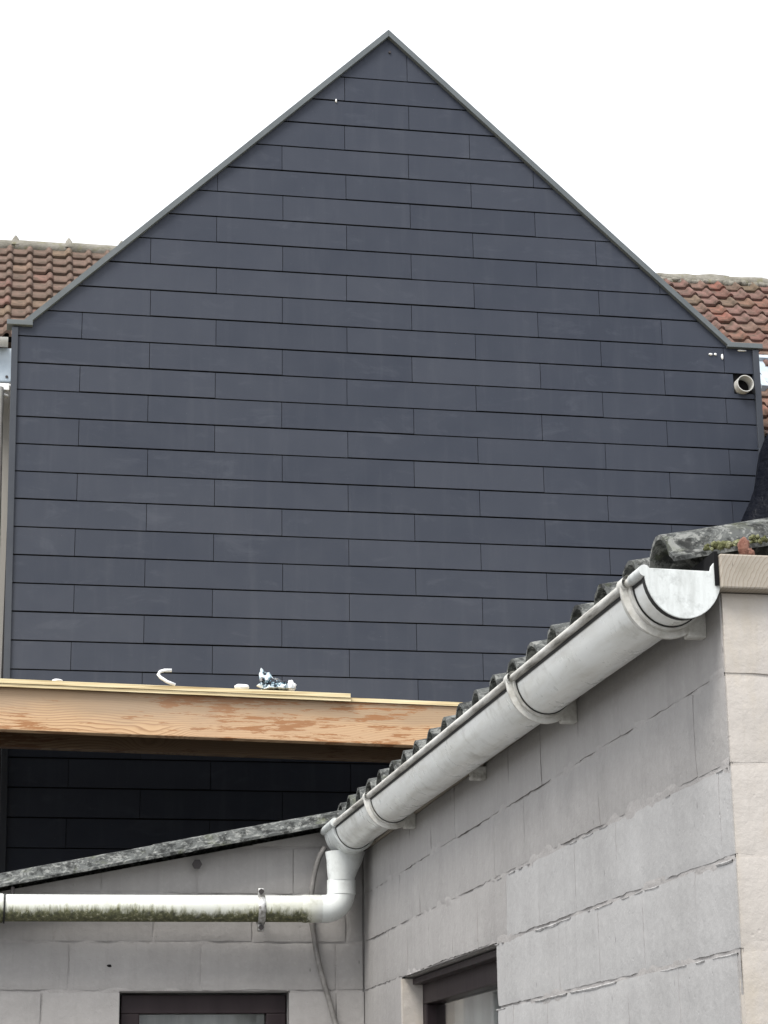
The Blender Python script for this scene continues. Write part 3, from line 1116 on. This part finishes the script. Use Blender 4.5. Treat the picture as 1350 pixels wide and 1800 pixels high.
# ---- corrugated sheets
def corrugated(name, ya, yb, xa, xb, crest_y, pitch_, z_of, parent, amp=.0255, th=.008, seed=0, nx=14):
    n = int((yb - ya) / pitch_ * 16)
    top, bot = [], []
    for i in range(nx + 1):
        f = i / nx
        rt, rb = [], []
        for j in range(n + 1):
            y = ya + (yb - ya) * j / n
            x = xa + (xb - xa) * f
            if i == 0:
                x += .004 * mn.noise(Vector((y * 9, seed, 0))) + .003 * mn.noise(Vector((y * 60, seed, 0)))
            yj = y
            if j in (0, n):
                yj += .003 * mn.noise(Vector((x * 25, seed, j)))
            c = math.cos(2 * math.pi * (y - crest_y) / pitch_)
            zz = z_of(x, y) - amp + amp * math.copysign(abs(c) ** .7, c) + .0012 * mn.noise(Vector((x * 20, y * 20, seed)))
            rt.append((x, yj, zz))
            rb.append((x, yj, zz - th))
        top.append(rt)
        bot.append(rb)
    q = MB()
    W = n + 1
    vs_ = [p for r in top for p in r] + [p for r in bot for p in r]
    B = W * (nx + 1)
    fs = []
    for i in range(nx):
        for j in range(n):
            a = i * W + j
            fs.append((a, a + W, a + W + 1, a + 1))
            fs.append((B + a, B + a + 1, B + a + W + 1, B + a + W))
    for j in range(n):
        fs.append((j, j + 1, B + j + 1, B + j))
        a = nx * W + j
        fs.append((a, B + a, B + a + 1, a + 1))
    for i in range(nx):
        fs.append((i * W, B + i * W, B + (i + 1) * W, (i + 1) * W))
        a = i * W + n
        fs.append((a, a + W, B + a + W, B + a))
    q.add(vs_, fs)
    return q.out(name, 'sheet', parent, autosmooth=True)


EX0 = 1.112                        # eave of the side annex roof
CP, CPY = .1785, 3.350
z_side = lambda x, y: 2.575 + .0105 * (y - 3.35) + SROOF * (x - 1.118)
yb_ = CPY - .084
random.seed(12)
k = 0
while yb_ < 6.70:
    ye = min(yb_ + CP * 5, 6.79)
    for m_, (xa, xb) in enumerate(((EX0 + random.uniform(-.004, .004), 2.65), (2.52, 4.75))):
        zo = .010 * m_ + .002 * (k % 2)
        corrugated('corrugated_sheet', yb_ - .0, ye + .03, xa, xb, CPY, CP, lambda x, y, zo=zo: z_side(x, y) + zo + .004 * (y < yb_ + .03), side, amp=.0315, seed=k * 3 + m_, nx=26 if m_ == 0 else 10)
    yb_ = ye if ye < 6.78 else 99
    k += 1
# moss cushions under the near verge
V, F = [], []
random.seed(44)
for t in range(70):
    x = 1.150 + abs(random.gauss(0, .055)) + .02 if t < 46 else 1.27 + random.uniform(0, .12)
    rr = random.uniform(.003, .0065) * (1.25 if 1.18 < x < 1.23 else .9)
    c = Vector((x, CPY - .080 + random.uniform(-.004, .004), z_side(x, 3.29) - .052 + random.uniform(-.006, .004)))
    bm = bmesh.new()
    bmesh.ops.create_icosphere(bm, subdivisions=2, radius=1)
    b0 = len(V)
    for v in bm.verts:
        s_ = rr * (1 + .5 * mn.noise(v.co * 2.2 + Vector((t, 0, 0))))
        V.append(tuple(c + v.co * s_))
    F += [tuple(v.index + b0 for v in f.verts) for f in bm.faces]
    bm.free()
obj('moss', V, F, 'moss', side, True, kind='stuff')

# ---- rear annex: the wall that carries the downpipe
rear = thing('rear_annex', (0, 7.8, 0), 'low painted block lean-to with sloping lichened verge and a dark brown window', 'annex')
z_rear = lambda x, y: 2.3706 + .1945 * (x - .03)
map_rear = lambda u, v, n: (u, YF - n, v)
WL = (.408, .937, 1.0, 2.007)
top_rear = lambda u: z_rear(u, 0) - .058
q = MB()
for (x0, x1, z0, z1) in ((-1.6, WL[0], 0, None), (WL[1], XR + .012, 0, None), (WL[0], WL[1], WL[3] + .001, None), (WL[0], WL[1], 0, WL[2])):
    za, zb = (top_rear(x0) - .003, top_rear(x1) - .003) if z1 is None else (z1, z1)
    q.prism([(x0, YF + .0125, z0), (x1, YF + .0125, z0), (x1, YF + .0125, zb), (x0, YF + .0125, za)], (0, .14, 0))
rwall = q.out('wall', 'paint_mauve', rear)
rwall_ref[0] = rwall


def joints_rear(ci):
    k = ci - 9
    if k == 0:
        ref = .2022
    elif k == -1:
        return [-1.9, -1.6, -1.3, -1.0, -.7, -.35, -.05, .2506, .66, 1.0871, 1.1775]
    elif k == 1:
        ref = .9529
    elif k == -2:
        ref = .17
    else:
        ref = .2022 + .149 * (k % 2)
    js = [ref + .307 * t + random.uniform(-.004, .004) for t in range(-8, 9)]
    return [j for j in js if j < XR - .03] + [XR]


wall_blocks(rwall, map_rear, joints_rear, -1.3, XR - .002, [WL], top_rear, lambda u, v: 'paint_mauve', 61, (-1.25, XR - .002))
MB().box(-1.6, -1.46, YF + .15, 9.4, 0, 1.98).out('side_wall', 'paint_mauve', rear)
MB().prism([(-1.6, 9.4, 0), (4.4, 9.4, 0), (4.4, 9.4, 3.1), (-1.6, 9.4, 1.98)], (0, .14, 0)).out('back_wall', 'paint_mauve', rear)
for k in range(3):
    ya = 6.60 + k * CP * 5
    for m_, (xa, xb) in enumerate(((-1.75, .62), (.5, 2.6), (2.48, 4.7))):
        yb = ya + CP * 5 + .03
        zo = .002 * m_ - .002
        corrugated('corrugated_sheet', ya, yb, xa, xb, 6.60 + .078, CP, lambda x, y, zo=zo: z_rear(x, y) + zo, rear, amp=.0225, seed=50 + k * 3 + m_, nx=60 if k == 0 and m_ < 2 else 8)
# window of the rear annex
wy = YF + .045
x0, x1, z0, z1 = WL
q = MB()
q.box(x0 + .008, x1 - .004, wy, wy + .06, z1 - .062, z1 - .004)
q.box(x0 + .0082, x0 + .066, wy + .001, wy + .059, z0, z1 - .062)
q.box(x1 - .066, x1 - .0042, wy + .001, wy + .059, z0, z1 - .062)
q.box(x0 + .066, x1 - .066, wy + .0012, wy + .0588, z0, z0 + .06)
win = q.out('window', 'frame', rear, bevel=.003)
MB().box(x0 + .04, x1 - .04, wy + .034, wy + .040, z0 + .04, z1 - .04).out('window_pane', 'glass', win)
curtain(lambda u, v, d: (u, wy + .11 + d, v), x0 - .03, x1 + .03, z0, z1 + .0, .010, win, 9, 60)
# bolt and chips on the wall
MB().tube([(.6405, YF + .01, 2.402), (.6405, YF - .022, 2.400)], .010, 10).tube([(.6405, YF - .022, 2.400), (.6405, YF - .030, 2.400)], .016, 6).out('bolt', 'screw', rear)
blob('drill_hole', (.3744, YF - .0005, 2.088), (.007, .002, .004), 'dark', rear, 2, 2, .5)

# ================================================================== GUTTER
GCX = 1.1095
z_g = lambda y: 2.4745 + .0080 * (y - 3.225)
GR, GD = .0625, .074
gut = thing('half_round_gutter', (GCX, 4.9, 2.4), 'weathered white half-round gutter running along the corrugated eave above the long wall', 'gutter')


def arc(y, r_add=0.0, a0=180, a1=360, n=22, back=0.0):
    pts = []
    for i in range(n + 1):
        t = math.radians(a0 + (a1 - a0) * i / n)
        pts.append((GCX + (GR + r_add) * math.cos(t), y, z_g(y) + (GD + r_add) * math.sin(t)))
    if back:
        pts.append((GCX + GR + r_add, y, z_g(y) + back))
    return pts


G0, G1 = 3.228, 6.56
rings = []
N = 24
for i in range(N + 1):
    y = G0 + (G1 - G0) * i / N
    outer = arc(y, 0, back=.010)
    inner = arc(y, -.003, back=.010)[::-1]
    rings.append(outer + inner)
MB().loft(rings, closed=True, caps=True).out('trough', 'gutter', gut, autosmooth=True)
# rolled front lip
lp = []
for i in range(41):
    y = G0 + .004 + (6.50 - G0) * i / 40
    lp.append((GCX - GR - .004, y, z_g(y) + .001))
MB().tube(lp, .0082, 12).out('front_lip', 'lip', gut, True)
MB().loft([arc(G0 + .012, .0012, 183, 190, 4), arc(6.43, .0012, 183, 190, 4)]).out('lip_dark_strip', 'rubber', gut)  # thin dark strip along the underside of the lip
# end cap
q = MB()
o_ = arc(G0 - .006, .0045, back=.0)
ear = [(GCX + GR + .0045, G0 - .006, z_g(G0) + .020), (GCX + GR - .008, G0 - .006, z_g(G0) + .019), (GCX + GR - .014, G0 - .006, z_g(G0) + .012), (GCX + GR - .016, G0 - .006, z_g(G0) + .004)]
fr_ = o_[:-1] + ear + [(GCX - GR + .004, G0 - .006, z_g(G0) + .006), (GCX - GR - .006, G0 - .006, z_g(G0) + .004)]
q.prism(fr_, (0, .004, 0))
cap = q.out('end_cap', 'cap', gut, bevel=.0012)
rings = [arc(y, ra) for y, ra in ((G0 - .002, .0035), (G0 + .014, .0035), (G0 + .014, .0008))]
MB().loft(rings).out('cap_skirt', 'rubber', cap, autosmooth=True)
lpn = [(GCX - GR - .004, G0 - .006, z_g(G0) + .0015), (GCX - GR - .004, G0 + .06, z_g(G0) + .002)]
MB().tube(lpn, .0098, 12).out('lip_clip', 'cap', cap, autosmooth=True)


# union brackets: a saddle with a flared rim, hooked over the lip and screwed to the wall
def bracket(y):
    rings = []
    for yy, ra in ((y + .040, .001), (y + .040, .006), (y + .012, .007), (y + .008, .0165), (y + .004, .018), (y - .001, .017), (y - .003, .006), (y - .016, .006), (y - .016, .001)):
        rings.append(arc(yy, ra, 180, 352))
    b = MB().loft(rings).out('bracket', 'bracket', gut, autosmooth=True)
    yy = y
    hook = [(GCX - GR - .006 - .012 * math.cos(t), yy, z_g(yy) + .001 + .013 * math.sin(t)) for t in [math.radians(a) for a in range(-60, 200, 20)]]
    rg = [[(p[0], yy - .013, p[2]) for p in hook], [(p[0], yy + .02, p[2]) for p in hook]]
    MB().loft(rg).out('hook', 'bracket', b, autosmooth=True)
    MB().box(GCX + .035, XR + .001, y - .004, y + .022, z_g(y) - .088, z_g(y) - .035).out('wall_lug', 'bracket', b, bevel=.003)
    rg = [arc(y - .0175, .0022, 182, 350), arc(y - .0215, .0008, 182, 350)]
    MB().loft(rg).out('seal', 'rubber', b, autosmooth=True)


for y in (3.318, 4.135, 5.835):
    bracket(y)
for y in (4.95,):
    MB().box(GCX + .03, XR + .001, y, y + .03, z_g(y) - .082, z_g(y) - .05).out('wall_lug', 'lip', gut, bevel=.003)
# outlet with closed end
rings = []
for yy, ra in ((6.44, .0015), (6.44, .0085), (6.455, .0105), (6.47, .0085), (6.615, .0085), (6.62, .0)):
    rings.append(arc(yy, ra, back=.004))
ol = MB().loft(rings).out('outlet', 'elbow', gut, autosmooth=True)
MB().prism(arc(6.612, .004), (0, .006, 0)).out('outlet_end', 'elbow', ol)
MB().tube([(GCX - GR - .006, 6.42, z_g(6.5) + .003), (GCX - GR - .006, 6.628, z_g(6.6) + .002)], .0135, 12).out('outlet_lip', 'cap', ol, autosmooth=True)
MB().loft([arc(6.438, .0025), arc(6.434, .0012)]).out('seal', 'rubber', ol, autosmooth=True)

# ================================================================== DOWNPIPE
dp = thing('downpipe', (.5, 6.60, 2.2), 'white drain pipe with green algae running along the block wall below the sloping verge', 'pipe')
PX, PY, PZ = 1.0875, 6.585, 2.2555
# funnel below the outlet
rings = []
for z, rx, ry, cx in ((2.432, .063, .062, GCX - .010), (2.405, .057, .056, GCX - .012), (2.37, .048, .047, PX + .003), (2.352, .043, .043, PX), (2.343, .0415, .0415, PX)):
    rings.append([(cx + rx * math.cos(t * math.pi / 14), PY - .005 + ry * math.sin(t * math.pi / 14), z) for t in range(28)])
MB().loft(rings, closed=True).out('spout', 'elbow', dp, autosmooth=True)
rings = []
for z, r in ((2.3445, .039), (2.3445, .0448), (2.300, .0452), (2.2975, .0425)):
    rings.append([(PX + r * math.cos(t * math.pi / 14), PY + r * math.sin(t * math.pi / 14), z) for t in range(28)])
MB().loft(rings, closed=True).out('socket', 'elbow', dp, autosmooth=True)
rb = .052
path = [(PX, PY, 2.305), (PX, PY, PZ + rb)]
for a in range(1, 11):
    t = math.radians(9 * a)
    path.append((PX - rb + rb * math.cos(t), PY, PZ + rb - rb * math.sin(t)))
path += [(PX - rb - .012, PY, PZ)]
MB().tube(path, .0432, 28).out('elbow', 'elbow', dp, autosmooth=True)
pp = [(PX - rb - .01 - 2.6 * i / 40, PY, PZ - .0006 * i / 4) for i in range(41)]
MB().tube(pp, .0412, 28).out('pipe', 'pipe', dp, autosmooth=True)
MB().tube([(PX - rb - .006, PY, PZ), (PX - rb - .018, PY, PZ), (PX - rb - .066, PY, PZ), (PX - rb - .075, PY, PZ)], [.0405, .0432, .0432, .0414], 28).out('socket', 'pipe', dp, autosmooth=True)


def clamp(x, name='clamp'):
    rings = []
    for xx, r in ((x - .011, .041), (x - .011, .0455), (x - .006, .0475), (x + .006, .0475), (x + .011, .0455), (x + .011, .041)):
        rings.append([(xx, PY + r * math.cos(t * math.pi / 14), PZ - .004 + r * math.sin(t * math.pi / 14)) for t in range(28)])
    c = MB().loft(rings, closed=True).out(name, 'clamp', dp, autosmooth=True)
    for s_ in (-1, 1):
        z = PZ - .004 + s_ * .055
        MB().box(x - .010, x + .010, PY - .012, PY + .012, min(z - .011, z + .011), max(z - .011, z + .011)).out('clamp_ear', 'clamp', c, bevel=.004)
        MB().tube([(x, PY - .011, z), (x, PY - .0165, z)], .0085, 8).out('clamp_screw', 'screw', c)
    MB().tube([(x, PY + .04, PZ), (x, YF + .005, PZ)], .006, 8).out('clamp_rod', 'screw', c)
    return c


clamp(.833)
MB().tube([(.045, PY, PZ - .0035), (.040, PY, PZ - .0035), (-.03, PY, PZ - .004), (-.035, PY, PZ - .004)], [.0415, .0447, .0447, .0415], 28).out('socket', 'pipe', dp, autosmooth=True)
rg = [[(xx, PY + r * math.cos(t * math.pi / 14), PZ - .0035 + r * math.sin(t * math.pi / 14)) for t in range(28)] for xx, r in ((.044, .0405), (.044, .0462), (.049, .0462), (.049, .0405))]
MB().loft(rg, closed=True).out('seal_ring', 'rubber', dp, autosmooth=True)
MB().tube([(.07, PY + .03, PZ + .02), (.07, PY + .03, PZ + .064)], .006, 8).out('clamp_rod', 'screw', dp)

# ================================================================== LOOSE CABLE
cp = [(1.045, 6.640, 2.455), (1.028, 6.645, 2.425), (1.016, 6.655, 2.385), (1.009, 6.662, 2.345), (1.005, 6.668, 2.305), (1.004, 6.672, 2.26), (1.008, 6.672, 2.215), (1.015, 6.672, 2.17), (1.023, 6.670, 2.12), (1.035, 6.670, 2.07), (1.049, 6.671, 2.02), (1.064, 6.672, 1.97), (1.078, 6.672, 1.92), (1.092, 6.672, 1.86), (1.10, 6.673, 1.7), (1.10, 6.673, 1.4)]
# smooth the path
P2 = []
for i in range(len(cp) - 1):
    p0, p1, p2, p3 = (Vector(cp[max(0, min(len(cp) - 1, j))]) for j in (i - 1, i, i + 1, i + 2))
    for t in (0, .25, .5, .75):
        P2.append(.5 * ((2 * p1) + (-p0 + p2) * t + (2 * p0 - 5 * p1 + 4 * p2 - p3) * t * t + (-p0 + 3 * p1 - 3 * p2 + p3) * t ** 3))
o = MB().tube(P2, .0085, 10).out('loose_cable', 'cable', None, True)
tag(o, 'loose grey cable hanging down the block wall behind the white pipe', 'cable')

# ================================================================== TARP HEAP beside the gable, enlarged out of view to shade it
V, F = [], []
nu, nv = 64, 30
C = Vector((8.40, 17.0, 6.0))
for j in range(nv + 1):
    ph = math.pi / 2 * j / nv
    for i in range(nu):
        th = 2 * math.pi * i / nu
        r = 1.9 * math.cos(ph) ** .85
        fold = 1 + .07 * math.sin(th * 7 + 2 * mn.noise(Vector((math.cos(th) * 2, math.sin(th) * 2, ph)))) * math.cos(ph) + .05 * mn.noise(Vector((math.cos(th) * 3, math.sin(th) * 3, ph * 4)))
        V.append((C.x + r * math.cos(th) * fold, C.y + .5 * r * math.sin(th) * fold, C.z + 2.6 * math.sin(ph) * (1 + .03 * mn.noise(Vector((th, ph * 3, 1))))))
for j in range(nv):
    for i in range(nu):
        i2 = (i + 1) % nu
        F.append((j * nu + i, j * nu + i2, (j + 1) * nu + i2, (j + 1) * nu + i))
o = obj('tarpaulin_heap', V, F, 'tarp', None, True)
tag(o, 'glossy black plastic sheet heaped on the flat roof beside the gable corner trim, its unseen bulk added to shade the gable', 'tarpaulin')
fl = thing('flat_roof_extension', (8.6, 16.8, 0), 'rendered flat-roofed extension carrying the black plastic heap beside the gable', 'extension')
MB().box(6.2, 10.5, 15.9, 17.9, 0, 6.0).out('wall', 'wall_render', fl)
MB().box(6.15, 10.55, 15.85, 17.92, 6.0, 6.1).out('roof', 'membrane', fl)
